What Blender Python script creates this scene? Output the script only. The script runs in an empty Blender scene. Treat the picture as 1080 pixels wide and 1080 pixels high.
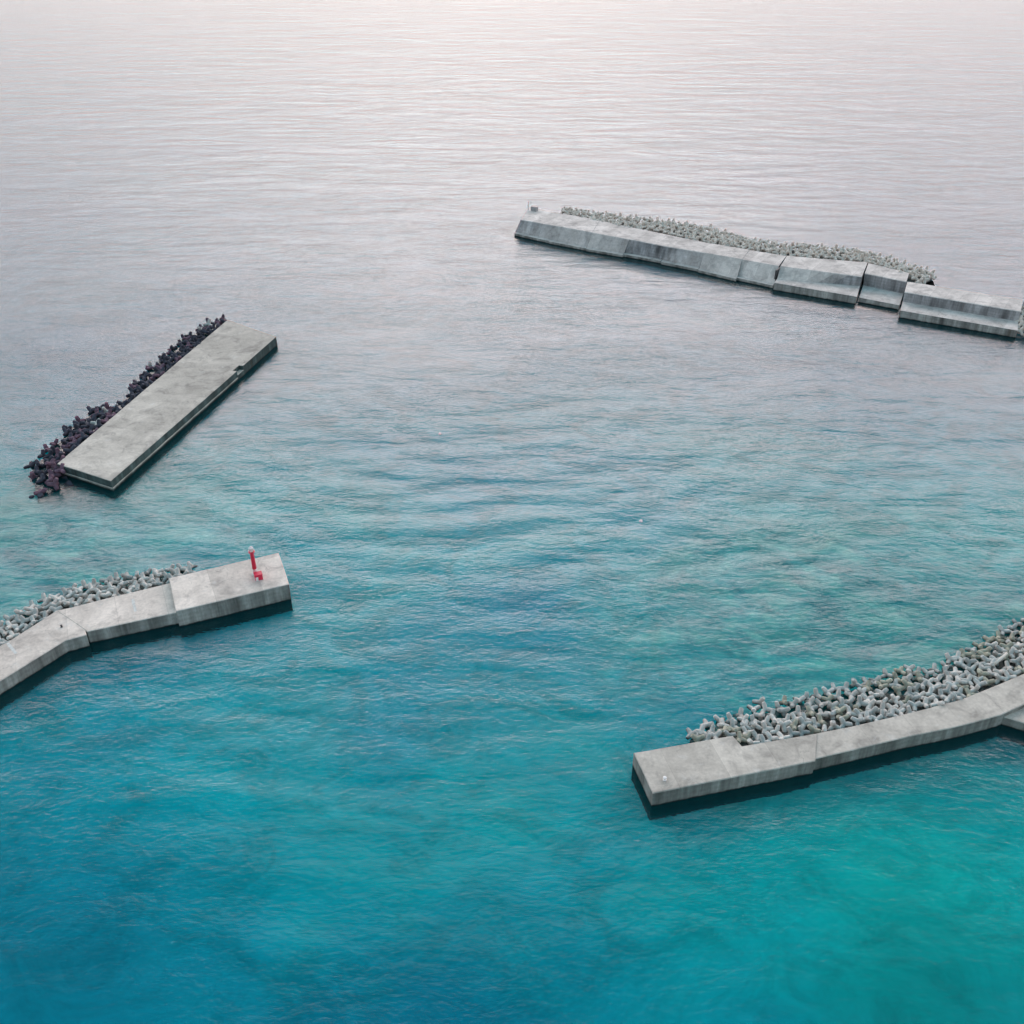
import bpy, bmesh, math, random
from mathutils import Vector, Matrix, Quaternion, noise as mnoise

rad = math.radians
S = bpy.context.scene
COL = S.collection

# ------------------------------------------------------------------ camera, sky, sun, exposure
cam = bpy.data.objects.new("camera", bpy.data.cameras.new("camera"))
COL.objects.link(cam)
cam.location = (0, 0, 120)
cam.rotation_euler = (rad(90 - 32.5), 0, 0)
cam.data.sensor_width = 36
cam.data.lens = 36 * 1030 / 1080
cam.data.clip_start = 1
cam.data.clip_end = 60000
S.camera = cam

SUN_EL, SUN_AZ = rad(33), rad(-3)          # azimuth measured from +Y towards +X
sun = bpy.data.objects.new("sun", bpy.data.lights.new("sun", "SUN"))
COL.objects.link(sun)
sun.data.energy = 0.5
sun.data.angle = rad(42)
sun.data.color = (1.0, 0.94, 0.87)
sd = Vector((math.sin(SUN_AZ) * math.cos(SUN_EL), math.cos(SUN_AZ) * math.cos(SUN_EL), math.sin(SUN_EL)))
sun.rotation_euler = sd.to_track_quat("Z", "Y").to_euler()

S.view_settings.view_transform = "Standard"
S.view_settings.look = "None"
S.view_settings.exposure = 0.0
S.view_settings.gamma = 1.0
S.render.engine = "CYCLES"
S.cycles.use_denoising = True
S.cycles.sample_clamp_indirect = 6
S.cycles.max_bounces = 10
S.cycles.transmission_bounces = 6
S.cycles.caustics_refractive = True
S.cycles.caustics_reflective = True


class NT:
    """small wrapper round a node tree"""
    def __init__(self, tree):
        self.t = tree
        tree.nodes.clear()

    def n(self, kind, **kw):
        nd = self.t.nodes.new(kind)
        for k, v in kw.items():
            if k == "ins":
                for a, b in v.items():
                    self.put(nd, a, b)
            else:
                setattr(nd, k, v)
        return nd

    def put(self, nd, sock, v):
        s = nd.inputs[sock]
        if isinstance(v, bpy.types.NodeSocket):
            self.t.links.new(v, s)
        elif isinstance(v, bpy.types.Node):
            self.t.links.new(v.outputs[0], s)
        else:
            if s.type == "RGBA" and hasattr(v, "__len__") and len(v) == 3:
                v = (*v, 1)
            s.default_value = v

    def math(self, op, a, b=0.0, c=None, clamp=False):
        nd = self.n("ShaderNodeMath", operation=op, use_clamp=clamp)
        self.put(nd, 0, a)
        self.put(nd, 1, b)
        if c is not None:
            self.put(nd, 2, c)
        return nd.outputs[0]

    def mix(self, f, a, b, blend="MIX"):
        nd = self.n("ShaderNodeMix", data_type="RGBA", blend_type=blend)
        self.put(nd, 0, f)
        self.put(nd, 6, a)
        self.put(nd, 7, b)
        return nd.outputs[2]

    def ramp(self, f, stops, interp="LINEAR"):
        nd = self.n("ShaderNodeValToRGB")
        nd.color_ramp.interpolation = interp
        e = nd.color_ramp.elements
        while len(e) < len(stops):
            e.new(0.5)
        for i, (p, c) in enumerate(stops):
            e[i].position = p
            if not hasattr(c, "__len__"):
                c = (c, c, c)
            e[i].color = (*c, 1)
        self.put(nd, 0, f)
        return nd.outputs[0]

    def noise(self, vec, scale, detail=3, rough=0.55, dist=0.0):
        nd = self.n("ShaderNodeTexNoise")
        self.put(nd, "Vector", vec)
        self.put(nd, "Scale", scale)
        self.put(nd, "Detail", detail)
        self.put(nd, "Roughness", rough)
        self.put(nd, "Distortion", dist)
        return nd.outputs[0]

    def mapping(self, vec, scale=(1, 1, 1), rot=(0, 0, 0), loc=(0, 0, 0)):
        nd = self.n("ShaderNodeMapping")
        self.put(nd, "Vector", vec)
        self.put(nd, "Scale", scale)
        self.put(nd, "Rotation", rot)
        self.put(nd, "Location", loc)
        return nd.outputs[0]


# sky: thin Nishita blue behind a bright pinkish overcast, darker and bluer overhead
W = bpy.data.worlds.new("World")
S.world = W
W.use_nodes = True
k = NT(W.node_tree)
nish = k.n("ShaderNodeTexSky", sky_type="NISHITA", sun_disc=False, sun_elevation=SUN_EL, sun_rotation=SUN_AZ)
tc = k.n("ShaderNodeTexCoord")
sep = k.n("ShaderNodeSeparateXYZ", ins={0: tc.outputs["Generated"]})
el = sep.outputs[2]
ramp = k.ramp(el, [(0.0, (0.49, 0.468, 0.466)), (0.20, (0.70, 0.678, 0.695)), (0.46, (0.70, 0.72, 0.76)),
                   (0.64, (0.26, 0.44, 0.52)), (0.80, (0.06, 0.29, 0.39)), (1.0, (0.05, 0.27, 0.38))])
# the veiled sun: a broad bright band of thin cloud in front of the camera
zz = k.math("SUBTRACT", el, 0.46)
zz = k.math("ADD", k.math("DIVIDE", k.math("MINIMUM", zz, 0.0), 0.19), k.math("DIVIDE", k.math("MAXIMUM", zz, 0.0), 0.115))
band = k.math("EXPONENT", k.math("MULTIPLY", k.math("MULTIPLY", zz, zz), -1.0))
fr_ = k.n("ShaderNodeMapRange", interpolation_type="SMOOTHSTEP", ins={0: sep.outputs[1], 1: -0.1, 2: 0.50, 3: 0.0, 4: 1.0})
side = k.n("ShaderNodeMapRange", interpolation_type="SMOOTHSTEP", ins={0: sep.outputs[0], 1: -0.60, 2: 0.10, 3: 0.70, 4: 1.0})
band = k.math("MULTIPLY", k.math("MULTIPLY", band, fr_.outputs[0]), side.outputs[0])
gl_ = k.mix(1.0, (3.75, 2.82, 2.72), k.n("ShaderNodeCombineColor", ins={0: band, 1: band, 2: band}).outputs[0], "MULTIPLY")
cl = k.noise(k.mapping(tc.outputs["Generated"], scale=(1.6, 1.6, 4.0)), 1.5, 4, 0.55, 0.3)
clf = k.ramp(cl, [(0.32, 0.90), (0.68, 1.08)])
cloud = k.mix(1.0, k.mix(1.0, ramp, gl_, "ADD"), clf, "MULTIPLY")
bg1 = k.n("ShaderNodeBackground", ins={0: cloud, 1: 1.42})
bg2 = k.n("ShaderNodeBackground", ins={0: nish.outputs[0], 1: 0.10})
mx = k.n("ShaderNodeMixShader", ins={0: 0.85, 1: bg2, 2: bg1})
k.n("ShaderNodeOutputWorld", ins={0: mx})


# ------------------------------------------------------------------ materials
def new_mat(name):
    m = bpy.data.materials.new(name)
    m.use_nodes = True
    return m, NT(m.node_tree)


def mat_water():
    m, k = new_mat("sea_water")
    P = k.n("ShaderNodeNewGeometry").outputs["Position"]
    # wind streaks: patches of rougher and calmer water
    patch = k.noise(k.mapping(P, scale=(0.012, 0.03, 1)), 1.0, 4, 0.6, 0.6)
    lee = k.n("ShaderNodeMapRange", interpolation_type="SMOOTHSTEP", ins={0: k.n("ShaderNodeSeparateXYZ", ins={0: P}).outputs[1], 1: 80.0, 2: 165.0, 3: 0.55, 4: 1.0}).outputs[0]
    amp = k.math("MULTIPLY", k.math("MULTIPLY_ADD", patch, 1.3, 0.10), lee)   # calmer water inside the harbour
    # swell bending round the gap between the two breakwaters
    wob = k.n("ShaderNodeTexWave", wave_type="RINGS", rings_direction="SPHERICAL")
    k.put(wob, "Vector", k.mapping(P, loc=(10, -270, 0), scale=(1, 1, 0)))
    for a, b in (("Scale", 0.027), ("Distortion", 5.0), ("Detail", 3.0), ("Detail Scale", 0.9), ("Detail Roughness", 0.55)):
        k.put(wob, a, b)
    far = k.n("ShaderNodeMapRange", interpolation_type="SMOOTHSTEP", ins={0: k.n("ShaderNodeSeparateXYZ", ins={0: P}).outputs[1], 1: 230.0, 2: 300.0, 3: 1.0, 4: 0.0}).outputs[0]
    rmask = k.ramp(k.noise(k.mapping(P, scale=(0.011, 0.016, 1)), 1.0, 3, 0.6, 0.4), [(0.30, 0.15), (0.58, 1.0)])
    rmask = k.math("MULTIPLY", rmask, far)
    ring = k.math("MULTIPLY", k.math("MULTIPLY", wob.outputs["Fac"], rmask), 0.17)
    n0 = k.math("MULTIPLY", k.noise(k.mapping(P, scale=(0.030, 0.085, 1), rot=(0, 0, 0.10)), 1.0, 2, 0.5, 0.3), 0.9)
    n1 = k.math("MULTIPLY", k.noise(k.mapping(P, scale=(0.14, 0.30, 1), rot=(0, 0, 0.22)), 1.0, 3, 0.6, 0.4), 0.32)
    n2 = k.math("MULTIPLY", k.noise(k.mapping(P, scale=(0.7, 1.1, 1), rot=(0, 0, -0.3)), 1.0, 3, 0.6, 0.3), 0.18)
    lee2 = k.math("MULTIPLY_ADD", lee, 1.1, -0.22)
    # long low swell out at sea
    sea = k.n("ShaderNodeMapRange", interpolation_type="SMOOTHSTEP", ins={0: k.n("ShaderNodeSeparateXYZ", ins={0: P}).outputs[1], 1: 230.0, 2: 700.0, 3: 0.0, 4: 1.0}).outputs[0]
    n00 = k.math("MULTIPLY", k.noise(k.mapping(P, scale=(0.010, 0.024, 1), rot=(0, 0, 0.16)), 1.0, 4, 0.6, 0.9), 1.6)
    n0 = k.math("ADD", k.math("MULTIPLY", k.math("ADD", ring, n0), lee2), k.math("MULTIPLY", n00, sea))
    h = k.math("ADD", n0, k.math("MULTIPLY", k.math("ADD", n1, n2), amp))
    bump = k.n("ShaderNodeBump", ins={"Strength": 1.0, "Distance": 1.0, "Height": h})
    fr = k.n("ShaderNodeFresnel", ins={"IOR": 1.33, "Normal": bump})
    gl = k.n("ShaderNodeBsdfGlossy", ins={"Color": (1, 1, 1), "Roughness": 0.15, "Normal": bump})
    rf = k.n("ShaderNodeBsdfRefraction", ins={"Color": (0.30, 0.95, 0.95), "Roughness": 0.0, "IOR": 1.33, "Normal": bump})
    turb = k.n("ShaderNodeBsdfDiffuse", ins={0: (0.002, 0.50, 0.58)})      # light scattered back by the water itself
    body = k.n("ShaderNodeMixShader", ins={0: 0.045, 1: rf, 2: turb})
    sh = k.n("ShaderNodeMixShader", ins={0: fr, 1: body, 2: gl})
    k.n("ShaderNodeOutputMaterial", ins={0: sh})
    return m


def mat_seabed():
    m, k = new_mat("seabed_sand")
    P = k.n("ShaderNodeNewGeometry").outputs["Position"]
    big = k.noise(k.mapping(P, scale=(0.010, 0.013, 1)), 1.0, 3, 0.55, 0.5)
    col = k.ramp(big, [(0.34, (0.003, 0.46, 0.60)), (0.52, (0.004, 0.56, 0.62)), (0.68, (0.005, 0.62, 0.60))])

    off = k.n("ShaderNodeMapRange", interpolation_type="SMOOTHSTEP", ins={0: k.n("ShaderNodeSeparateXYZ", ins={0: P}).outputs[1], 1: 150.0, 2: 290.0, 3: 0.0, 4: 0.85}).outputs[0]
    col = k.mix(off, col, (0.004, 0.17, 0.27))          # deeper, darker ground offshore

    def blob(c, r0, r1, sx=1.0, sy=1.0):
        """soft-edged patch with a ragged outline"""
        v = k.n("ShaderNodeVectorMath", operation="SUBTRACT", ins={0: P, 1: (c[0], c[1], -4.9)})
        v = k.n("ShaderNodeVectorMath", operation="MULTIPLY", ins={0: v, 1: (sx, sy, 0)})
        d = k.n("ShaderNodeVectorMath", operation="LENGTH", ins={0: v}).outputs["Value"]
        d = k.math("ADD", d, k.math("MULTIPLY", k.math("SUBTRACT", k.noise(P, 0.045, 4, 0.6), 0.5), 46))
        mr = k.n("ShaderNodeMapRange", interpolation_type="SMOOTHSTEP", ins={0: d, 1: r0, 2: r1, 3: 1.0, 4: 0.0})
        return mr.outputs[0]

    col = k.mix(k.math("MULTIPLY", blob((-48, 112), 6, 44), 0.5), col, (0.003, 0.72, 0.72))
    col = k.mix(k.math("MULTIPLY", blob((66, 94), 0, 50, 0.8, 1.1), 0.85), col, (0.004, 0.80, 0.68))   # pale sand
    col = k.mix(k.math("MULTIPLY", blob((62, 64), 4, 34), 0.62), col, (0.003, 0.34, 0.33))             # weed
    col = k.mix(k.math("MULTIPLY", blob((-10, 58), 8, 42), 0.9), col, (0.003, 0.31, 0.46))
    col = k.mix(k.math("MULTIPLY", blob((-64, 66), 10, 50), 0.9), col, (0.003, 0.36, 0.50))
    # reef flats by the rubble banks: mottled, greyer
    reef = k.ramp(k.noise(k.mapping(P, scale=(0.09, 0.12, 1)), 1.0, 5, 0.65, 0.8),
                  [(0.36, (0.08, 0.28, 0.30)), (0.5, (0.36, 0.47, 0.46)), (0.64, (0.80, 0.72, 0.60))])
    col = k.mix(k.math("MULTIPLY", blob((68, 150), 14, 52, 0.8, 0.9), 0.8), col, reef)
    col = k.mix(k.math("MULTIPLY", blob((-104, 172), 10, 44, 0.8, 1.0), 0.75), col, reef)
    grain = k.ramp(k.noise(k.mapping(P, scale=(0.07, 0.09, 1), rot=(0, 0, 0.4)), 1.0, 6, 0.68, 1.2), [(0.38, 0.80), (0.50, 1.0), (0.64, 1.16)])
    col = k.mix(1.0, col, grain, "MULTIPLY")
    b = k.n("ShaderNodeBsdfDiffuse", ins={0: col})
    k.n("ShaderNodeOutputMaterial", ins={0: b})
    return m


def mat_concrete(name, ang, deck, wall, slab=6.0, wet=0.32, joint=0.25, dirt=1.0):
    """weathered cast concrete: mottled deck with slab joints, streaked walls, dark weed below the tide mark"""
    m, k = new_mat(name)
    g = k.n("ShaderNodeNewGeometry")
    P = g.outputs["Position"]
    N = k.n("ShaderNodeSeparateXYZ", ins={0: g.outputs["True Normal"]}).outputs[2]
    Z = k.n("ShaderNodeSeparateXYZ", ins={0: P}).outputs[2]
    Q = k.mapping(P, rot=(0, 0, ang))
    big = k.noise(P, 0.16, 5, 0.62, 0.5)
    fine = k.noise(P, 1.7, 4, 0.65)
    tone = k.math("MULTIPLY", k.math("MULTIPLY_ADD", k.math("SUBTRACT", big, 0.5), 1.15 * dirt, 1.0),
                  k.math("MULTIPLY_ADD", k.math("SUBTRACT", fine, 0.5), 0.55 * dirt, 1.0))
    # slab bays cast at different times
    br = k.n("ShaderNodeTexBrick", offset=0.0, ins={"Vector": Q, "Color1": (0.88, 0.88, 0.88), "Color2": (1.1, 1.1, 1.1),
             "Mortar": (1 - joint,) * 3, "Scale": 1.0, "Mortar Size": 0.045, "Mortar Smooth": 0.6, "Bias": 0.0,
             "Brick Width": slab, "Row Height": 40.0})
    dk = k.mix(1.0, deck, br.outputs["Color"], "MULTIPLY")
    # damp blotches and pale laitance
    damp = k.ramp(k.noise(k.mapping(P, loc=(31, 7, 0)), 0.24, 4, 0.6, 0.9), [(0.50, 0.0), (0.68, 0.75)])
    dk = k.mix(damp, dk, k.mix(1.0, dk, (0.60, 0.60, 0.61), "MULTIPLY"))
    pale = k.ramp(k.noise(k.mapping(P, loc=(3, 57, 0)), 0.42, 4, 0.6, 0.4), [(0.60, 0.0), (0.72, 0.5)])
    dk = k.mix(pale, dk, (0.62, 0.60, 0.57))
    # walls: run-off streaks
    st = k.noise(k.mapping(P, scale=(0.75, 0.75, 0.06)), 1.0, 4, 0.7)
    st2 = k.noise(k.mapping(P, scale=(0.30, 0.30, 0.03), loc=(9, 4, 0)), 1.0, 3, 0.6)
    sv = k.math("MULTIPLY_ADD", k.math("SUBTRACT", st, 0.5), 1.7, 1.0)
    sv = k.math("MULTIPLY", sv, k.math("MULTIPLY_ADD", k.math("SUBTRACT", st2, 0.5), 2.6, 1.0))
    cmb = k.n("ShaderNodeCombineColor", ins={0: sv, 1: sv, 2: sv})
    wl = k.mix(1.0, wall, cmb.outputs[0], "MULTIPLY")
    wl = k.mix(1.0, wl, br.outputs["Color"], "MULTIPLY")
    lifts = k.n("ShaderNodeTexWave", wave_type="BANDS", bands_direction="Z", ins={"Vector": P, "Scale": 0.32, "Distortion": 0.8, "Detail": 2.0})
    wl = k.mix(k.math("MULTIPLY", lifts.outputs["Fac"], 0.22), wl, k.mix(1.0, wl, (0.55, 0.57, 0.55), "MULTIPLY"))
    vo = k.n("ShaderNodeTexVoronoi", feature="DISTANCE_TO_EDGE", ins={"Vector": k.n("ShaderNodeVectorMath", operation="ADD", ins={0: k.mapping(P, scale=(1, 1, 0.0), loc=(5, 2, 0)), 1: k.n("ShaderNodeVectorMath", operation="SCALE", ins={0: k.n("ShaderNodeTexNoise", ins={"Vector": P, "Scale": 0.5, "Detail": 4.0}).outputs["Color"], "Scale": 3.5}).outputs[0]}).outputs[0], "Scale": 0.11, "Randomness": 1.0})
    crack = k.math("MULTIPLY", k.math("LESS_THAN", k.math("ADD", vo.outputs["Distance"], k.math("MULTIPLY", fine, 0.012)), 0.011), k.ramp(k.noise(k.mapping(P, loc=(19, 41, 0)), 0.11, 2, 0.5), [(0.54, 0.0), (0.62, 0.42)]))
    dk = k.mix(crack, dk, (0.10, 0.10, 0.095))
    rust = k.ramp(k.noise(k.mapping(P, loc=(77, 13, 0), scale=(1, 1, 0.1)), 0.5, 3, 0.6, 0.2), [(0.64, 0.0), (0.74, 0.35)])
    wl = k.mix(rust, wl, (0.17, 0.105, 0.06))
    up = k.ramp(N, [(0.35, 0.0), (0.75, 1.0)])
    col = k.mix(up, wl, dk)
    tcmb = k.n("ShaderNodeCombineColor", ins={0: tone, 1: tone, 2: tone})
    col = k.mix(1.0, col, tcmb.outputs[0], "MULTIPLY")
    # weed and wet below the tide mark
    edge = k.math("ADD", Z, k.math("MULTIPLY", k.math("SUBTRACT", k.noise(P, 0.9, 3, 0.6), 0.5), 0.5))
    wm = k.n("ShaderNodeMapRange", interpolation_type="SMOOTHSTEP", ins={0: edge, 1: wet - 0.22, 2: wet + 0.12, 3: 1.0, 4: 0.0})
    col = k.mix(wm.outputs[0], col, (0.010, 0.015, 0.016))
    bmp = k.n("ShaderNodeBump", ins={"Strength": 0.35, "Distance": 0.08, "Height": fine})
    b = k.n("ShaderNodeBsdfPrincipled", ins={"Base Color": col, "Roughness": 0.88, "Normal": bmp, "Specular IOR Level": 0.3})
    k.n("ShaderNodeOutputMaterial", ins={0: b})
    return m


def mat_block(name, c1, c2, wet=0.25, weed=(0.02, 0.026, 0.022), wetmix=0.85):
    m, k = new_mat(name)
    g = k.n("ShaderNodeNewGeometry")
    P = g.outputs["Position"]
    Z = k.n("ShaderNodeSeparateXYZ", ins={0: P}).outputs[2]
    rnd = k.n("ShaderNodeObjectInfo").outputs["Random"]
    f = k.noise(P, 1.3, 4, 0.65)
    col = k.mix(k.ramp(f, [(0.34, 0.0), (0.66, 1.0)]), c1, c2)
    v = k.math("MULTIPLY_ADD", rnd, 0.35, 0.82)
    col = k.mix(1.0, col, k.n("ShaderNodeCombineColor", ins={0: v, 1: v, 2: v}).outputs[0], "MULTIPLY")
    edge = k.math("ADD", Z, k.math("MULTIPLY", k.math("SUBTRACT", k.noise(P, 0.8, 3), 0.5), 1.2))
    wm = k.n("ShaderNodeMapRange", interpolation_type="SMOOTHSTEP", ins={0: edge, 1: wet - 0.4, 2: wet + 0.4, 3: wetmix, 4: 0.0})
    col = k.mix(wm.outputs[0], col, weed)
    bmp = k.n("ShaderNodeBump", ins={"Strength": 0.3, "Distance": 0.06, "Height": f})
    b = k.n("ShaderNodeBsdfPrincipled", ins={"Base Color": col, "Roughness": 0.85, "Normal": bmp, "Specular IOR Level": 0.3})
    k.n("ShaderNodeOutputMaterial", ins={0: b})
    return m


def mat_paint(name, c, rough=0.45, wear=0.25):
    m, k = new_mat(name)
    P = k.n("ShaderNodeNewGeometry").outputs["Position"]
    f = k.noise(P, 2.2, 4, 0.65)
    col = k.mix(k.ramp(f, [(0.35, wear), (0.6, 0.0)]), c, tuple(x * 0.55 for x in c))
    b = k.n("ShaderNodeBsdfPrincipled", ins={"Base Color": col, "Roughness": rough})
    k.n("ShaderNodeOutputMaterial", ins={0: b})
    return m


M = {
    "water": mat_water(), "bed": mat_seabed(),
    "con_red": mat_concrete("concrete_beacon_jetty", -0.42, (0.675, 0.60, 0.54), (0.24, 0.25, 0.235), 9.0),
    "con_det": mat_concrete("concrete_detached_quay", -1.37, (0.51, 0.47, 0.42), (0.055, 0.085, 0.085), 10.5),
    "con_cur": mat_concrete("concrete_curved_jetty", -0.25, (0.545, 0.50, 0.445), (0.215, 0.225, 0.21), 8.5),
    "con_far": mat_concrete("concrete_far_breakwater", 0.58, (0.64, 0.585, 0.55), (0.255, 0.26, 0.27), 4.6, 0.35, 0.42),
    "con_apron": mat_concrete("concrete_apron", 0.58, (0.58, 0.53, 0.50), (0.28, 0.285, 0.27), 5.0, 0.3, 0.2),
    "core": mat_block("rubble_core", (0.04, 0.04, 0.038), (0.10, 0.098, 0.09), 0.1, (0.10, 0.125, 0.115), 0.8),
    "corefar": mat_block("rubble_far", (0.06, 0.06, 0.055), (0.16, 0.155, 0.145)),
    "pale": mat_block("block_pale", (0.44, 0.43, 0.405), (0.66, 0.64, 0.60)),
    "grey": mat_block("block_grey", (0.34, 0.355, 0.345), (0.54, 0.55, 0.525)),
    "stain": mat_block("block_stained", (0.30, 0.295, 0.24), (0.48, 0.47, 0.38)),
    "dark": mat_block("block_weed_dark", (0.026, 0.030, 0.046), (0.075, 0.078, 0.105), 0.2, (0.014, 0.012, 0.016)),
    "plum": mat_block("block_plum", (0.080, 0.045, 0.072), (0.19, 0.12, 0.16), 0.1, (0.022, 0.014, 0.018)),
    "farblock": mat_block("block_far", (0.58, 0.535, 0.48), (0.82, 0.77, 0.70)),
    "red": mat_paint("red_paint", (0.66, 0.018, 0.065)),
    "white": mat_paint("white_paint", (0.82, 0.80, 0.79)),
    "mark": mat_paint("white_marking", (0.66, 0.66, 0.64), 0.8, 0.5),
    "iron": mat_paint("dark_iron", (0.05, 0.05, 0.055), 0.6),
    "timber": mat_paint("bleached_timber", (0.66, 0.63, 0.57), 0.8),
    "galv": mat_paint("grey_steel", (0.30, 0.31, 0.32), 0.5),
}
gm, gk = new_mat("lantern_glass")
gk.n("ShaderNodeOutputMaterial", ins={0: gk.n("ShaderNodeBsdfPrincipled", ins={"Base Color": (0.85, 0.72, 0.72), "Roughness": 0.08, "Transmission Weight": 0.4})})
M["glass"] = gm


# ------------------------------------------------------------------ builders
def tag(o, label=None, cat=None, group=None, kind=None):
    for a, b in (("label", label), ("category", cat), ("group", group), ("kind", kind)):
        if b:
            o[a] = b
    return o


def empty(name, loc, label, cat, group=None):
    o = bpy.data.objects.new(name, None)
    COL.objects.link(o)
    o.location = loc
    return tag(o, label, cat, group)


def link_bm(name, bm, m, parent=None, smooth=False):
    bmesh.ops.recalc_face_normals(bm, faces=bm.faces)
    me = bpy.data.meshes.new(name)
    bm.to_mesh(me)
    bm.free()
    me.materials.append(m)
    if smooth:
        for p in me.polygons:
            p.use_smooth = True
    o = bpy.data.objects.new(name, me)
    COL.objects.link(o)
    if parent:
        o.parent = parent
        o.matrix_parent_inverse = Matrix.Translation(-Vector(parent.location))
    return o


def bm_prism(poly, z0, z1, chamfer=0.12, rough=0.05, seed=0):
    """upright block over a polygon; top edge chamfered and a little uneven"""
    rnd = random.Random(seed)
    pts = []
    n = len(poly)
    for i in range(n):
        a, b = Vector(poly[i]), Vector(poly[(i + 1) % n])
        d = (b - a).length
        c = max(1, int(d / 3.0))
        nor = Vector((b.y - a.y, a.x - b.x)).normalized()
        for j in range(c):
            off = 0 if j == 0 else rnd.uniform(-rough, rough)
            pts.append(a.lerp(b, j / c) + nor * off)
    bm = bmesh.new()
    low = [bm.verts.new((p.x, p.y, z0)) for p in pts]
    top = [bm.verts.new((p.x, p.y, z1)) for p in pts]
    bm.faces.new(low)
    ft = bm.faces.new(top)
    m = len(pts)
    for i in range(m):
        bm.faces.new((low[i], low[(i + 1) % m], top[(i + 1) % m], top[i]))
    bmesh.ops.recalc_face_normals(bm, faces=bm.faces)
    es = [e for e in ft.edges]
    bmesh.ops.bevel(bm, geom=es, offset=chamfer, segments=1, affect="EDGES")
    return bm


def bm_box(c, s, rz=0.0, bev=0.03, bm=None):
    bm = bm or bmesh.new()
    t = bmesh.new()
    bmesh.ops.create_cube(t, size=1)
    bmesh.ops.scale(t, vec=s, verts=t.verts)
    if bev:
        bmesh.ops.bevel(t, geom=list(t.edges), offset=bev, segments=1, affect="EDGES")
    bmesh.ops.rotate(t, matrix=Matrix.Rotation(rz, 3, "Z"), verts=t.verts)
    bmesh.ops.translate(t, vec=c, verts=t.verts)
    me = bpy.data.meshes.new("tmp")
    t.to_mesh(me)
    t.free()
    bm.from_mesh(me)
    bpy.data.meshes.remove(me)
    return bm


def bm_lathe(c, prof, n=20, bm=None):
    bm = bm or bmesh.new()
    rings = []
    for r, z in prof:
        rings.append([bm.verts.new((c[0] + r * math.cos(2 * math.pi * i / n), c[1] + r * math.sin(2 * math.pi * i / n), c[2] + z)) for i in range(n)])
    for a, b in zip(rings, rings[1:]):
        for i in range(n):
            bm.faces.new((a[i], a[(i + 1) % n], b[(i + 1) % n], b[i]))
    bm.faces.new(rings[0][::-1])
    bm.faces.new(rings[-1])
    return bm


def bm_rod(a, b, r0, r1, n=8, bm=None):
    bm = bm or bmesh.new()
    a, b = Vector(a), Vector(b)
    q = (b - a).to_track_quat("Z", "Y")
    ra = [bm.verts.new(a + q @ Vector((r0 * math.cos(2 * math.pi * i / n), r0 * math.sin(2 * math.pi * i / n), 0))) for i in range(n)]
    rb = [bm.verts.new(b + q @ Vector((r1 * math.cos(2 * math.pi * i / n), r1 * math.sin(2 * math.pi * i / n), 0))) for i in range(n)]
    for i in range(n):
        bm.faces.new((ra[i], ra[(i + 1) % n], rb[(i + 1) % n], rb[i]))
    bm.faces.new(ra[::-1])
    bm.faces.new(rb)
    return bm


# ------------------------------------------------------------------ sea and seabed
def big_sheet(name, z, m, kind="structure"):
    bm = bmesh.new()
    r = 26000
    vs = [bm.verts.new(p) for p in ((-r, -3000, z), (r, -3000, z), (r, r, z), (-r, r, z))]
    bm.faces.new(vs)
    o = link_bm(name, bm, m)
    return tag(o, kind=kind)


big_sheet("seabed", -4.9, M["bed"])
big_sheet("sea_water", 0.0, M["water"])

# ------------------------------------------------------------------ jetties and breakwaters (metres, x right, y away)
BED = -5.4
L_HEAD = [(-64.12, 146.99), (-68.66, 157.67), (-48.51, 166.59), (-44.22, 155.65)]
L_ARM1 = [(-79.52, 142.18), (-87.61, 148.31), (-79.85, 152.19), (-68.07, 157.62), (-64.16, 148.02)]
L_ARM2 = [(-79.38, 141.3), (-82.78, 139.58), (-89.9, 128.72), (-95.41, 119.59), (-100.11, 129.16), (-94.11, 138.24), (-93.07, 139.45), (-87.86, 148.6), (-83.77, 150.23)]
D_TOP = [(-110.12, 205.59), (-91.91, 299.56), (-73.28, 285.27), (-94.28, 197.41)]
R_HEAD = [(21.62, 103.28), (19.57, 111.64), (36.21, 115.44), (37.26, 113.11), (50.24, 116.0), (48.32, 109.88)]
R_ARMF = [(48.03, 110.37), (55.15, 112.41), (65.01, 115.36), (72.26, 117.17), (76.34, 118.37), (82.34, 120.36), (87.34, 122.86), (96.16, 127.81)]
R_ARMB = [(49.49, 115.98), (56.74, 117.82), (66.87, 120.81), (76.94, 124.06), (83.09, 126.94), (90.79, 130.68), (100.1, 136.11)]
R_LOW = [(83.76, 120.72), (82.94, 121.06), (90.48, 125.67), (102.15, 129.28), (94.78, 114.53), (86.06, 119.39)]

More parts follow.
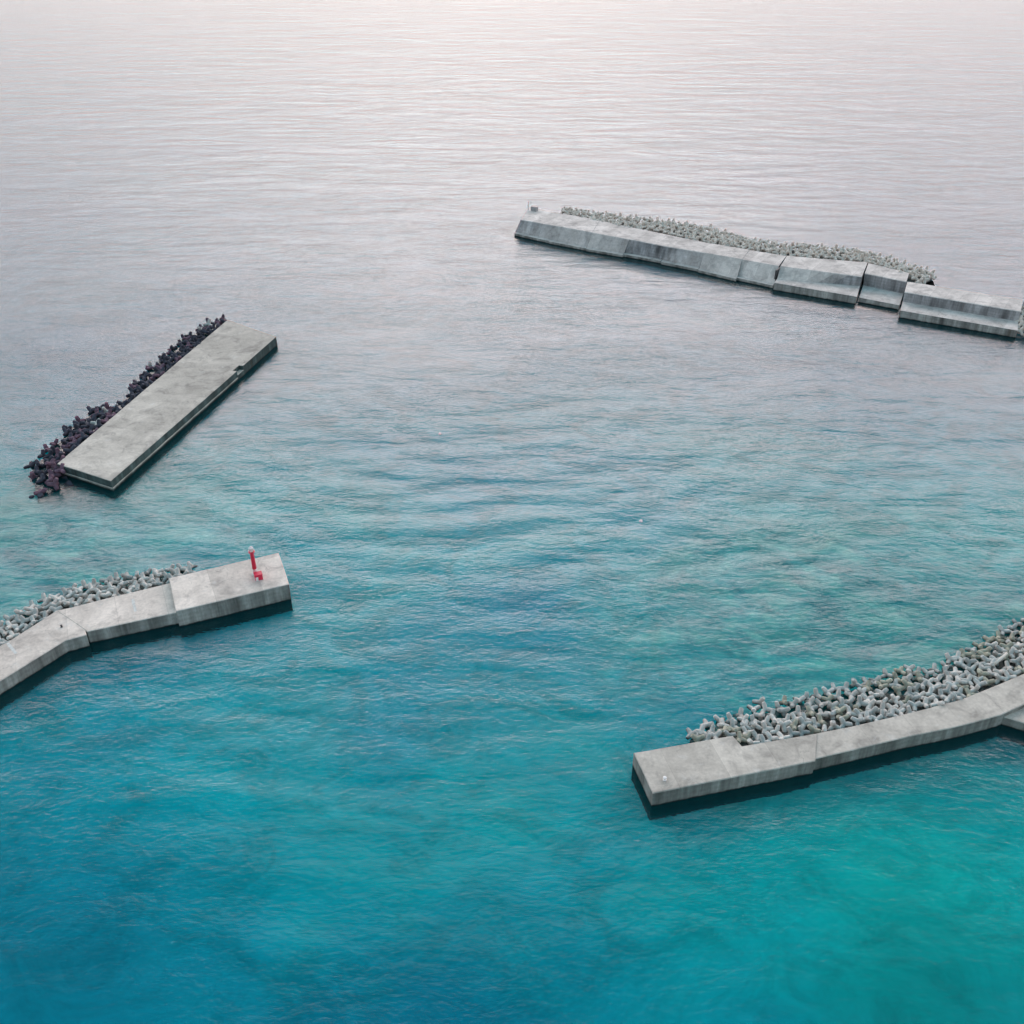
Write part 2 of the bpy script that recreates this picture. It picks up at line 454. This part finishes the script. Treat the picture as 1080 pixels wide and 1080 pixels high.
jl = empty("jetty", (-64, 150, 0), "kinked grey concrete jetty with a raised square head carrying the red light tower", "jetty")
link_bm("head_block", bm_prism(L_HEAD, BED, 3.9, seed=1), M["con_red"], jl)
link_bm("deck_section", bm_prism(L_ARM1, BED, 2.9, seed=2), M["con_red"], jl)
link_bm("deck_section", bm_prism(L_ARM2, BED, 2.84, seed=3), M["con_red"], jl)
st = bm_box((-67.0, 155.4, 3.15), (0.9, 1.6, 0.5), 0.42)
bm_box((-66.55, 155.6, 3.4), (0.5, 1.6, 0.9), 0.42, bm=st)
link_bm("stair", st, M["con_red"], jl)
for a, b in (((-74.23, 152.03), (-72.42, 148.16)), ((-93.01, 138.91), (-90.19, 135.99))):
    a, b = Vector(a), Vector(b)
    d = (b - a).normalized()
    w = Vector((-d.y, d.x)) * 0.28
    z = 2.912 if a.x > -85 else 2.852
    bm = bmesh.new()
    N_ = 9
    le = [bm.verts.new((*(a.lerp(b, i / N_) + w * random.Random(i).uniform(.75, 1.1)), z)) for i in range(N_ + 1)]
    ri = [bm.verts.new((*(a.lerp(b, i / N_) - w * random.Random(i + 50).uniform(.75, 1.1)), z)) for i in range(N_ + 1)]
    for i in range(N_):
        bm.faces.new((le[i], le[i + 1], ri[i + 1], ri[i]))
    link_bm("joint_marking", bm, M["mark"], jl)

jd = empty("detached_breakwater", (-92, 245, 0), "long straight free-standing concrete quay with dark sides and no other link", "breakwater")
# the main block, with a mooring step cut into its sheltered edge
e0, e1 = Vector(D_TOP[2]), Vector(D_TOP[3])
ed = (e1 - e0).normalized()
en = Vector((ed.y, -ed.x))
if (Vector((-92, 245)) - e0).dot(en) < 0:
    en = -en
s0 = e0 + ed * 22.6
s1 = e0 + ed * 26.4
Dp = [D_TOP[0], D_TOP[1], D_TOP[2], tuple(s0), tuple(s0 + en * 1.3), tuple(s1 + en * 1.3), tuple(s1), D_TOP[3]]
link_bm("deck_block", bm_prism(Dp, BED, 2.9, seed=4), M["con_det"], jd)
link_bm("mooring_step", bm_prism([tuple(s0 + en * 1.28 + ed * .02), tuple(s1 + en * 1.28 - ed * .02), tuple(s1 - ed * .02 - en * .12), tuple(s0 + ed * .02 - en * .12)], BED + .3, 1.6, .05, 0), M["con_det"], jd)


def edge_strip(pts, z0, z1, th, name, m, parent):
    """a waling beam along a wall foot"""
    for a, b in zip(pts, pts[1:]):
        a, b = Vector(a), Vector(b)
        mid = (a + b) / 2
        bm = bm_box((mid.x, mid.y, (z0 + z1) / 2), ((b - a).length, th, z1 - z0), math.atan2(b.y - a.y, b.x - a.x), 0.03)
        link_bm(name, bm, m, parent)


edge_strip([D_TOP[0], D_TOP[3]], 0.62, 1.0, 0.5, "footing_ledge", M["con_cur"], jd)
edge_strip([D_TOP[3], tuple(s1 + ed * .3)], 0.62, 0.95, 0.4, "footing_ledge", M["con_cur"], jd)

jr = empty("jetty", (58, 116, 0), "long curving grey concrete jetty ending in a broad low blunt head", "jetty")
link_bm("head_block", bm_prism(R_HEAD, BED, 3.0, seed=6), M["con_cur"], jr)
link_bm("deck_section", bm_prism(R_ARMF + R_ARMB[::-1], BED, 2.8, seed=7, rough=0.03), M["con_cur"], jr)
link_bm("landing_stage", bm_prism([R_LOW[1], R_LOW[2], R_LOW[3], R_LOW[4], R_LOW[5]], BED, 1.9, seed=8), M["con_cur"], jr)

# far breakwater: a row of caissons, each its own cross-section
U_SECS = [(6.0, 1.2, ((1.02, 399.37), (1.17, 398.89), (1.31, 401.04), (3.54, 402.0), (6.92, 421.31)), ((14.86, 389.18), (14.97, 388.65), (15.22, 390.84), (17.35, 393.16), (21.16, 410.54))), (6.0, 1.2, ((14.86, 388.68), (14.97, 388.14), (15.22, 390.34), (17.36, 393.15), (21.17, 410.53)), ((29.12, 379.53), (29.18, 378.96), (29.54, 381.18), (31.59, 384.03), (35.86, 400.88))), (6.0, 1.2, ((29.08, 378.81), (29.15, 378.23), (29.5, 380.46), (31.6, 384.02), (35.87, 400.87)), ((42.88, 371.19), (42.89, 370.58), (43.38, 372.81), (45.28, 375.25), (49.78, 389.78))), (6.0, 1.2, ((43.0, 372.34), (43.02, 371.74), (43.5, 373.96), (45.3, 375.24), (49.8, 389.77)), ((56.63, 364.15), (56.6, 363.52), (57.2, 365.75), (58.72, 366.01), (63.44, 379.18))), (6.0, 1.2, ((56.5, 363.03), (56.47, 362.39), (57.07, 364.63), (58.73, 366.01), (63.45, 379.17)), ((69.16, 354.54), (69.07, 353.87), (69.83, 356.1), (71.5, 358.62), (76.23, 369.66))), (6.0, 1.2, ((69.04, 353.67), (68.95, 353.0), (69.71, 355.23), (71.51, 358.61), (76.24, 369.65)), ((81.2, 343.8), (81.06, 343.1), (81.9, 345.35), (84.07, 350.78), (89.16, 362.07))), (6.0, 1.2, ((81.49, 345.22), (81.35, 344.52), (82.19, 346.77), (84.08, 350.77), (89.17, 362.06)), ((92.97, 336.75), (92.77, 336.03), (93.7, 338.29), (95.83, 343.47), (101.28, 354.96))), (6.0, 2.8, ((92.81, 335.14), (92.55, 334.09), (94.62, 338.77), (96.31, 342.99), (101.5, 354.83)), ((117.91, 321.02), (118.28, 322.61), (122.25, 332.13), (122.19, 331.79), (128.92, 347.22))), (6.0, 1.8, ((119.46, 323.03), (119.66, 323.96), (125.02, 336.35), (124.34, 335.59), (129.1, 346.69)), ((130.83, 315.63), (131.76, 317.55), (136.62, 328.2), (136.09, 326.9), (140.12, 335.79))), (5.8, 2.6, ((128.6, 308.68), (128.49, 308.88), (132.31, 317.11), (132.16, 317.09), (136.66, 327.47)), ((159.84, 291.16), (159.3, 290.89), (163.66, 299.51), (163.33, 299.04), (168.87, 309.88)))]
ju = empty("breakwater", (80, 360, 0), "distant stepped concrete breakwater of jogged bays with a pale crown along the open sea", "breakwater")


def loft(L, Rr, nseg=6):
    bm = bmesh.new()
    n = len(L)
    rows = []
    for j in range(nseg + 1):
        f = j / nseg
        rows.append([bm.verts.new(Vector(a).lerp(Vector(b), f)) for a, b in zip(L, Rr)])
    for a, b in zip(rows, rows[1:]):
        for i in range(n):
            bm.faces.new((a[i], a[(i + 1) % n], b[(i + 1) % n], b[i]))
    bm.faces.new(rows[0])
    bm.faces.new(rows[-1][::-1])
    return bm


for i, (zc, za, l, r) in enumerate(U_SECS):
    dz = (0.0, 0.06, -0.05, 0.04, 0.0, 0.08, -0.03, 0.05, 0.0, 0.02)[i]

    def low_prof(q):
        fb, ap, fbt, cf, bk = q
        inn = (Vector(bk) - Vector(cf)).normalized() * 0.5
        return [(*fb, BED), (*fb, za - .1), (fb[0] * .93 + fbt[0] * .07, fb[1] * .93 + fbt[1] * .07, za), (fbt[0] + inn.x, fbt[1] + inn.y, za), (fbt[0] + inn.x, fbt[1] + inn.y, BED)]

    def crown_prof(q):
        fb, ap, fbt, cf, bk = q
        g = (Vector(bk) - Vector(cf)).normalized() * 0.25
        f2 = Vector(fbt)
        over = 0.3 - (Vector(cf) - f2).dot(g) * 4
        if over > 0:
            f2 -= g * 4 * over
        f2 = (f2.x, f2.y)
        return [(*f2, BED), (*f2, za + .02), (*cf, zc + dz - .22), (cf[0] + g.x, cf[1] + g.y, zc + dz), (*bk, zc + dz), (bk[0], bk[1], BED)]

    cs = link_bm("caisson_section", loft(crown_prof(l), crown_prof(r)), M["con_far"], ju)
    ap = link_bm("apron", loft(low_prof(l), low_prof(r)), M["con_apron"])
    ap.parent = cs
    ap.matrix_parent_inverse = Matrix.Identity(4)
link_bm("control_box", bm_box((9.4, 415.2, 6.9), (2.6, 1.8, 1.8), -0.55), M["galv"], ju)
link_bm("gap_shade_slab", bm_box((95.1, 341.2, 4.0), (0.5, 3.6, 3.4), -0.6), M["iron"], ju)  # dark slab added to stand in for shade in the slit between bays


# ------------------------------------------------------------------ tetrapods
def tetra_mesh(name, seed=0):
    """four stout tapering legs with flat ends, one closed skin"""
    D = [Vector((0, 0, 1))] + [Vector((math.sqrt(8 / 9) * math.cos(a), math.sqrt(8 / 9) * math.sin(a), -1 / 3)) for a in (0, 2 * math.pi / 3, 4 * math.pi / 3)]
    bm = bmesh.new()
    cen = {i: bm.verts.new(-D[i] * 0.40) for i in range(4)}
    mid, half = {}, {}
    for i in range(4):
        for j in range(i + 1, 4):
            mid[(i, j)] = bm.verts.new((D[i] + D[j]).normalized() * 0.50)
    mm = lambda i, j: mid[(min(i, j), max(i, j))]

    def hh(i, j, c):
        key = (min(i, j), max(i, j), c)
        if key not in half:
            half[key] = bm.verts.new((mm(i, j).co + cen[c].co).normalized() * 0.455)
        return half[key]

    caps = []
    for i in range(4):
        o = [x for x in range(4) if x != i]
        ring = []
        for a, b in ((0, 1), (1, 2), (2, 0)):
            c = o[3 - a - b]
            ring += [mm(i, o[a]), hh(i, o[a], c), cen[c], hh(i, o[b], c)]
        d = D[i]
        u = ring[0].co - d * ring[0].co.dot(d)
        u.normalize()
        v = d.cross(u)
        sg = 1 if v.dot(ring[1].co) > 0 else -1
        prev = ring
        for (dist, rr) in ((0.58, 0.455), (1.26, 0.345), (1.34, 0.30)):
            cur = [bm.verts.new(d * dist + u * rr * math.cos(t * math.pi / 6) + v * sg * rr * math.sin(t * math.pi / 6)) for t in range(12)]
            for t in range(12):
                bm.faces.new((prev[t], prev[(t + 1) % 12], cur[(t + 1) % 12], cur[t]))
            prev = cur
        caps.append(bm.faces.new(prev))
    bmesh.ops.recalc_face_normals(bm, faces=bm.faces)
    for f in bm.faces:
        f.smooth = True
    for f in caps:
        f.smooth = False
        for e in f.edges:
            e.smooth = False
            for g in e.link_faces:
                if g is not f:
                    g.smooth = False
    me = bpy.data.meshes.new(name)
    bm.to_mesh(me)
    bm.free()
    return me


TETRA = {}
for key in ("pale", "grey", "stain", "dark", "plum"):
    me = tetra_mesh("tetrapod_" + key)
    me.materials.append(M[key])
    TETRA[key] = me


def lerp_pairs(pr, s, t, zi, zo):
    """point of a bank: s runs along it (0..1 by length), t from the wall (0) to the water (1)"""
    ls = [0.0]
    for (a, b), (c, d) in zip(pr, pr[1:]):
        ls.append(ls[-1] + ((Vector(a) + Vector(b)) / 2 - (Vector(c) + Vector(d)) / 2).length)
    x = s * ls[-1]
    i = 0
    while i < len(ls) - 2 and x > ls[i + 1]:
        i += 1
    f = (x - ls[i]) / (ls[i + 1] - ls[i])
    a = Vector(pr[i][0]).lerp(Vector(pr[i + 1][0]), f)
    b = Vector(pr[i][1]).lerp(Vector(pr[i + 1][1]), f)
    p = a.lerp(b, t)
    return Vector((p.x, p.y, zi + (zo - zi) * min(t, 1.35)))


def bank(pr, zi, zo, gap, seed, tries=9000, tmax=1.06, tmin=0.06, power=1.0, keep=None):
    rnd = random.Random(seed)
    pts = []
    for _ in range(tries):
        s, t = rnd.random(), tmin + (tmax - tmin) * rnd.random() ** power
        if keep and not keep(s, t):
            continue
        p = lerp_pairs(pr, s, t, zi, zo)
        p.z += rnd.uniform(-0.22, 0.22)
        if all((p - q[0]).length_squared > gap * gap for q in pts):
            pts.append((p, s, t))
    return pts


TD = [Vector((0, 0, 1))] + [Vector((math.sqrt(8 / 9) * math.cos(a), math.sqrt(8 / 9) * math.sin(a), -1 / 3)) for a in (0, 2 * math.pi / 3, 4 * math.pi / 3)]


def quat(rnd):
    q = Quaternion((rnd.gauss(0, 1), rnd.gauss(0, 1), rnd.gauss(0, 1), rnd.gauss(0, 1)))
    return q.normalized()


def settled(rnd):
    """a block wedged among others: no leg pointing straight up"""
    for _ in range(30):
        q = quat(rnd)
        if max((q @ d).z for d in TD) < 0.86:
            return q
    return q


def core(name, pr, zi, zo, m, toe=1.7, seed=0):
    """quarry-run mound that carries the blocks"""
    bm = bmesh.new()
    ns, nt = 90, 16
    g = []
    for i in range(ns + 1):
        row = []
        for j in range(nt + 1):
            t = -0.05 + (toe + .05) * j / nt
            p = lerp_pairs(pr, i / ns, t, 0, 0)
            z = zi + (zo - zi) * min(t, 1.0) if t < 1 else zo + (BED - zo) * (t - 1) / (toe - 1)
            n = mnoise.noise(Vector((p.x * .55, p.y * .55, seed))) * 0.55 + mnoise.noise(Vector((p.x * 1.3, p.y * 1.3, seed + 9))) * 0.3
            row.append(bm.verts.new((p.x, p.y, z + n)))
        g.append(row)
    for i in range(ns):
        for j in range(nt):
            bm.faces.new((g[i][j], g[i + 1][j], g[i + 1][j + 1], g[i][j + 1]))
    return tag(link_bm(name, bm, m), kind="stuff")


R_BERM = [((30.75, 114.9), (30.07, 118.14)), ((36.2, 115.75), (35.65, 121.69)), ((38.62, 113.85), (42.57, 123.75)), ((50.1, 116.39), (51.53, 126.79)), ((58.58, 118.57), (61.68, 130.18)), ((67.02, 121.02), (70.29, 133.17)), ((74.7, 123.53), (77.87, 134.19)), ((78.5, 124.93), (82.72, 137.83)), ((83.24, 127.3), (89.4, 141.4)), ((90.98, 130.97), (99.2, 148.4)), ((98.16, 134.78), (107.6, 154.2))]
L_BERM = [((-97.19, 134.12), (-102.91, 143.53)), ((-94.25, 138.31), (-99.04, 147.8)), ((-91.19, 143.51), (-95.76, 152.23)), ((-88.27, 149.26), (-92.87, 156.21)), ((-80.28, 153.16), (-85.99, 160.34)), ((-73.71, 155.95), (-76.79, 164.28)), ((-69.26, 158.8), (-71.28, 165.62)), ((-65.28, 161.72), (-67.01, 166.64))]
D_BERM = [((-104.77, 199.66), (-111.9, 196.03)), ((-109.95, 206.0), (-119.07, 209.5)), ((-109.05, 214.6), (-118.26, 219.76)), ((-107.41, 223.21), (-117.42, 230.23)), ((-105.86, 230.71), (-115.54, 240.89)), ((-104.99, 236.29), (-110.9, 243.23)), ((-103.83, 242.08), (-108.2, 251.69)), ((-102.76, 246.88), (-108.66, 260.62)), ((-101.86, 252.44), (-108.3, 270.05)), ((-99.56, 262.83), (-105.95, 279.29)), ((-97.31, 274.62), (-104.05, 292.14)), ((-94.9, 287.26), (-100.63, 304.28)), ((-92.51, 299.19), (-96.39, 308.51))]
U_BERM = [((20.67, 412.65), (22.61, 419.87)), ((42.13, 394.83), (43.38, 408.45)), ((59.92, 384.5), (62.02, 400.22)), ((76.33, 371.02), (80.5, 388.39)), ((92.52, 361.7), (93.99, 373.51)), ((108.32, 353.86), (111.87, 367.59)), ((128.3, 350.59), (130.0, 361.83)), ((135.58, 341.07), (138.15, 354.0)), ((141.16, 328.04), (148.76, 335.12))]
U_END = [((160.33, 292.24), (168.74, 309.97)), ((162.5, 289.0), (175.01, 307.2)), ((170, 284), (184, 300))]

core("rubble_mound", R_BERM, 1.55, -0.95, M["core"], toe=1.22, seed=1)
core("rubble_mound", L_BERM, 1.45, -0.9, M["core"], toe=1.25, seed=2)
core("rubble_mound", D_BERM, 0.2, -2.2, M["dark"], toe=1.02, seed=3)
core("rubble_mound", U_BERM, 4.4, 3.7, M["corefar"], toe=1.9, seed=4)

WORDS = {"pale": "pale grey", "grey": "mid-grey", "stain": "yellowish stained"}




def pose_word(q):
    """how the block has come to rest"""
    zs = sorted(((q @ d).z for d in TD), reverse=True)
    if zs[0] > 0.90:
        return "one leg upright"
    if zs[1] > 0.42:
        return "two legs raised"
    return "tilted over" if zs[0] > 0.72 else "lying flat"


def scatter(pts, zones, jetty, grp, seed, size, tone):
    rnd = random.Random(seed)
    for p, s, t in pts:
        key = tone(rnd, s, t)
        o = bpy.data.objects.new("tetrapod", TETRA[key])
        COL.objects.link(o)
        o.location = p
        o.rotation_mode = "QUATERNION"
        q = settled(rnd) if rnd.random() < 0.85 else quat(rnd)
        o.rotation_quaternion = q
        k_ = size * rnd.uniform(0.93, 1.07)
        o.scale = (k_, k_, k_)
        row = "against the deck" if t < 0.3 else ("at the waterline" if t > 0.78 else "mid-slope")
        z = next(w for lim, w in zones if s <= lim)
        tag(o, f"{WORDS[key]} tetrapod, {pose_word(q)}, {row} {z} {jetty}", "tetrapod", grp)


rb = bank(R_BERM, 2.05, 0.15, 1.57, 11, tries=14000, tmax=1.12, tmin=0.05, keep=lambda s, t: s < 0.72 or t < 1.08)
lb = bank(L_BERM, 2.05, 0.25, 1.86, 12, tries=12000, tmax=1.06, tmin=0.05)


def tone_r(rnd, s, t):
    if t > 0.72 and s > 0.45:
        return rnd.choice(("stain", "stain", "grey", "pale"))
    return rnd.choice(("grey", "grey", "pale", "pale", "pale", "stain"))


def tone_l(rnd, s, t):
    return rnd.choice(("grey", "grey", "pale", "pale"))


scatter(rb, ((.14, "by the head of the"), (.42, "along the straight of the"), (.66, "before the bend of the"), (1, "past the bend of the")), "curving jetty", "tetrapods banked behind the curving jetty", 21, 0.94, tone_r)
scatter(lb, ((.30, "before the kink of the"), (.48, "at the kink of the"), (.74, "past the kink of the"), (1, "by the head of the")), "kinked jetty", "tetrapods banked behind the kinked jetty with the red light", 22, 0.98, tone_l)

db = bank(D_BERM, 1.9, -0.1, 2.25, 13, tmin=0.0, tmax=0.98,
          keep=lambda s, t: not (0.40 < s < 0.47 and t > 0.40) and not (0.60 < s < 0.64 and t > 0.5) and not (t > 0.62 and math.sin(s * 61) > 0.35) and not (s < .06 and t < .35))
rnd = random.Random(23)
for p, s, t in db:
    key = "plum" if rnd.random() < (0.62 - 0.75 * s if s < .5 else 0.12) else "dark"
    if rnd.random() < 0.05 and s > 0.2:
        key = "grey"
    o = bpy.data.objects.new("dark_tetrapod", TETRA[key])
    COL.objects.link(o)
    o.location = p
    o.rotation_mode = "QUATERNION"
    q = quat(rnd)
    o.rotation_quaternion = q
    k_ = 1.2 * rnd.uniform(0.9, 1.12)
    o.scale = (k_, k_, k_)
    part = "near corner" if s < 0.16 else "near half" if s < 0.42 else ("far end" if s > 0.72 else "far half")
    w = {"dark": "blackish", "plum": "purplish", "grey": "greyish"}[key]
    side = "against the deck" if t < 0.35 else ("at the water" if t > 0.7 else "half-way")
    tag(o, f"{w} tetrapod, {pose_word(q)}, {side} at the {part} of the free-standing quay", "tetrapod", "dark tetrapods piled along the free-standing quay")

# the farthest ones: one mass
ub = bank(U_BERM, 5.4, 4.9, 2.35, 14, tmax=1.25, tmin=0.02) + bank(U_END, 1.6, 3.8, 1.9, 15, tries=1500)
me0 = TETRA["pale"]
vs, fs = [], []
rnd = random.Random(24)
for p, s, t in ub:
    Mx = Matrix.Translation(p) @ quat(rnd).to_matrix().to_4x4() @ Matrix.Scale(1.22 * rnd.uniform(.9, 1.1), 4)
    o_ = len(vs)
    vs += [Mx @ v.co for v in me0.vertices]
    fs += [[o_ + i for i in q.vertices] for q in me0.polygons]
me = bpy.data.meshes.new("far_tetrapods")
me.from_pydata(vs, [], fs)
me.materials.append(M["farblock"])
for q in me.polygons:
    q.use_smooth = True
o = bpy.data.objects.new("far_tetrapods", me)
COL.objects.link(o)
tag(o, "bank of pale tetrapods heaped behind the crown of the distant stepped breakwater", "tetrapods", None, "stuff")
print("COUNTS", len(rb), len(lb), len(db), len(ub))

# ------------------------------------------------------------------ light tower and small things
lx, ly, lz = -51.56, 158.83, 3.9
lt = empty("light_tower", (lx, ly, lz), "slim red light tower with a white lantern on the jetty's raised head", "light tower")
link_bm("plinth", bm_lathe((lx, ly, lz), [(0.75, 0), (0.75, 0.30), (0.68, 0.36)], 20), M["mark"], lt)
link_bm("tower_base", bm_lathe((lx, ly, lz), [(0.46, 0.36), (0.46, 1.5), (0.40, 1.56)], 20), M["white"], lt, True)
link_bm("tower_shaft", bm_lathe((lx, ly, lz), [(0.44, 1.56), (0.40, 3.4), (0.37, 5.3), (0.42, 5.42), (0.42, 5.5)], 20), M["red"], lt, True)
gl = link_bm("gallery", bm_lathe((lx, ly, lz), [(0.62, 5.5), (0.66, 5.56), (0.66, 5.62), (0.40, 5.66)], 20), M["red"], lt)
r_ = bmesh.new()
for i in range(8):
    a = i * math.pi / 4
    bm_rod((lx + .6 * math.cos(a), ly + .6 * math.sin(a), lz + 5.6), (lx + .6 * math.cos(a), ly + .6 * math.sin(a), lz + 6.1), .02, .02, 6, r_)
    b_ = a + math.pi / 4
    bm_rod((lx + .6 * math.cos(a), ly + .6 * math.sin(a), lz + 6.1), (lx + .6 * math.cos(b_), ly + .6 * math.sin(b_), lz + 6.1), .02, .02, 6, r_)
rl = link_bm("railing", r_, M["white"])
rl.parent = gl
rl.matrix_parent_inverse = Matrix.Identity(4)
link_bm("lantern", bm_lathe((lx, ly, lz), [(0.34, 5.66), (0.36, 6.3), (0.34, 6.45)], 20), M["glass"], lt, True)
link_bm("lantern_roof", bm_lathe((lx, ly, lz), [(0.44, 6.45), (0.40, 6.55), (0.18, 6.82), (0.05, 6.9)], 20), M["white"], lt)
ld = bmesh.new()
for sx in (-.17, .17):
    bm_rod((lx + sx, ly - .52, lz + .4), (lx + sx, ly - .46, lz + 5.5), .025, .025, 6, ld)
for i in range(16):
    bm_rod((lx - .17, ly - .52 + i * .004, lz + .6 + i * .3), (lx + .17, ly - .52 + i * .004, lz + .6 + i * .3), .018, .018, 6, ld)
link_bm("ladder", ld, M["red"], lt)

bx, by = -50.55, 157.3
cb = empty("equipment_cabinet", (bx, by, lz), "squat red cabinet with one white side at the foot of the light tower", "cabinet")
link_bm("cabinet_body", bm_box((bx, by, lz + .72), (1.5, 1.25, 1.30), 0.42, 0.05), M["red"], cb)
u = Vector((math.cos(0.42), math.sin(0.42), 0))
v = Vector((-u.y, u.x, 0))
c = Vector((bx, by, lz + .55)) - v * 0.645 - u * 0.40
dr = link_bm("white_panel", bm_box(c, (0.52, 0.05, 0.80), 0.42, 0.012), M["white"], cb)
hd = link_bm("handle", bm_box(c - v * 0.05 + u * .18, (0.05, 0.06, 0.2), 0.42, 0.01), M["iron"])
hd.parent = dr
hd.matrix_parent_inverse = Matrix.Identity(4)
link_bm("cabinet_roof", bm_box((bx, by, lz + 1.41), (1.62, 1.37, 0.09), 0.42, 0.03), M["red"], cb)
link_bm("cabinet_footing", bm_box((bx, by, lz + .045), (1.7, 1.45, 0.09), 0.42, 0.02), M["mark"], cb)


def bollard(x, y, z, label, m, s=1.0):
    t = empty("mooring_bollard", (x, y, z), label, "bollard")
    link_bm("bollard_post", bm_lathe((x, y, z), [(0.30 * s, 0), (0.30 * s, .05), (0.19 * s, .10), (0.17 * s, .36 * s), (.22 * s, .42 * s)], 16), m, t)
    link_bm("bollard_cap", bm_lathe((x, y, z), [(.22 * s, .42 * s), (.31 * s, .47 * s), (.31 * s, .55 * s), (.2 * s, .61 * s)], 16), m, t)


bollard(23.79, 105.95, 3.0, "white mooring bollard on the broad head of the curving jetty", M["white"], 1.0)
bollard(-84.86, 143.58, 2.84, "small black mooring bollard on the deck at the jetty's kink", M["iron"], 0.75)

pt = empty("marker_post", (6.9, 416.0, 6.0), "thin white marker post at the seaward tip of the distant breakwater", "post")
link_bm("post_shaft", bm_rod((6.9, 416.0, 6.0), (6.9, 416.0, 9.2), .32, .24, 12), M["white"], pt)
link_bm("post_lamp", bm_lathe((6.9, 416.0, 9.2), [(.34, 0), (.34, .4), (.1, .6)], 12), M["white"], pt)


def buoy(x, y, label):
    t = empty("buoy", (x, y, 0), label, "buoy", "white floats on the open water")
    link_bm("float", bm_lathe((x, y, 0), [(.1, -.35), (.32, -.22), (.40, 0), (.34, .22), (.12, .36)], 14), M["white"], t, True)
    link_bm("top_ring", bm_lathe((x, y, 0), [(.12, .36), (.09, .42), (.12, .5), (.05, .55)], 10), M["white"], t)


buoy(29.05, 184.39, "tiny white float in the middle of the basin, nearer the curving jetty")
buoy(-18.83, 226.18, "tiny white float farther out, towards the gap by the free-standing quay")

lg = bm_rod((86.16, 132.35, 3.6), (89.2, 134.8, 3.95), .26, .2, 10)
tag(link_bm("driftwood_log", lg, M["timber"], None, True), "bleached white log lying across the tetrapods of the curving jetty", "log")


def stone(x, y, r, label):
    bm = bmesh.new()
    bmesh.ops.create_icosphere(bm, subdivisions=3, radius=r)
    for w_ in bm.verts:
        w_.co *= 1 + 0.35 * mnoise.noise(w_.co * 1.4 + Vector((x, y, 0)))
        w_.co.z *= 0.7
    bmesh.ops.translate(bm, vec=(x, y, 0.0), verts=bm.verts)
    tag(link_bm("rock", bm, M["dark"]), label, "rock", "black rocks awash off the free-standing quay")


stone(-110.67, 195.5, 0.85, "larger black rock awash off the free-standing quay's near corner")
stone(-112.6, 194.9, 0.6, "smaller black rock awash, outermost off the free-standing quay")
o = bpy.data.objects.new("tetrapod", TETRA["pale"])
COL.objects.link(o)
o.location = (43.34, 126.2, 0.1)
o.rotation_euler = (0.4, 0.2, 1.0)
o.scale = (.95, .95, .95)
tag(o, "lone pale tetrapod standing in the water just off the curving jetty's bank", "tetrapod", "tetrapods banked behind the curving jetty")
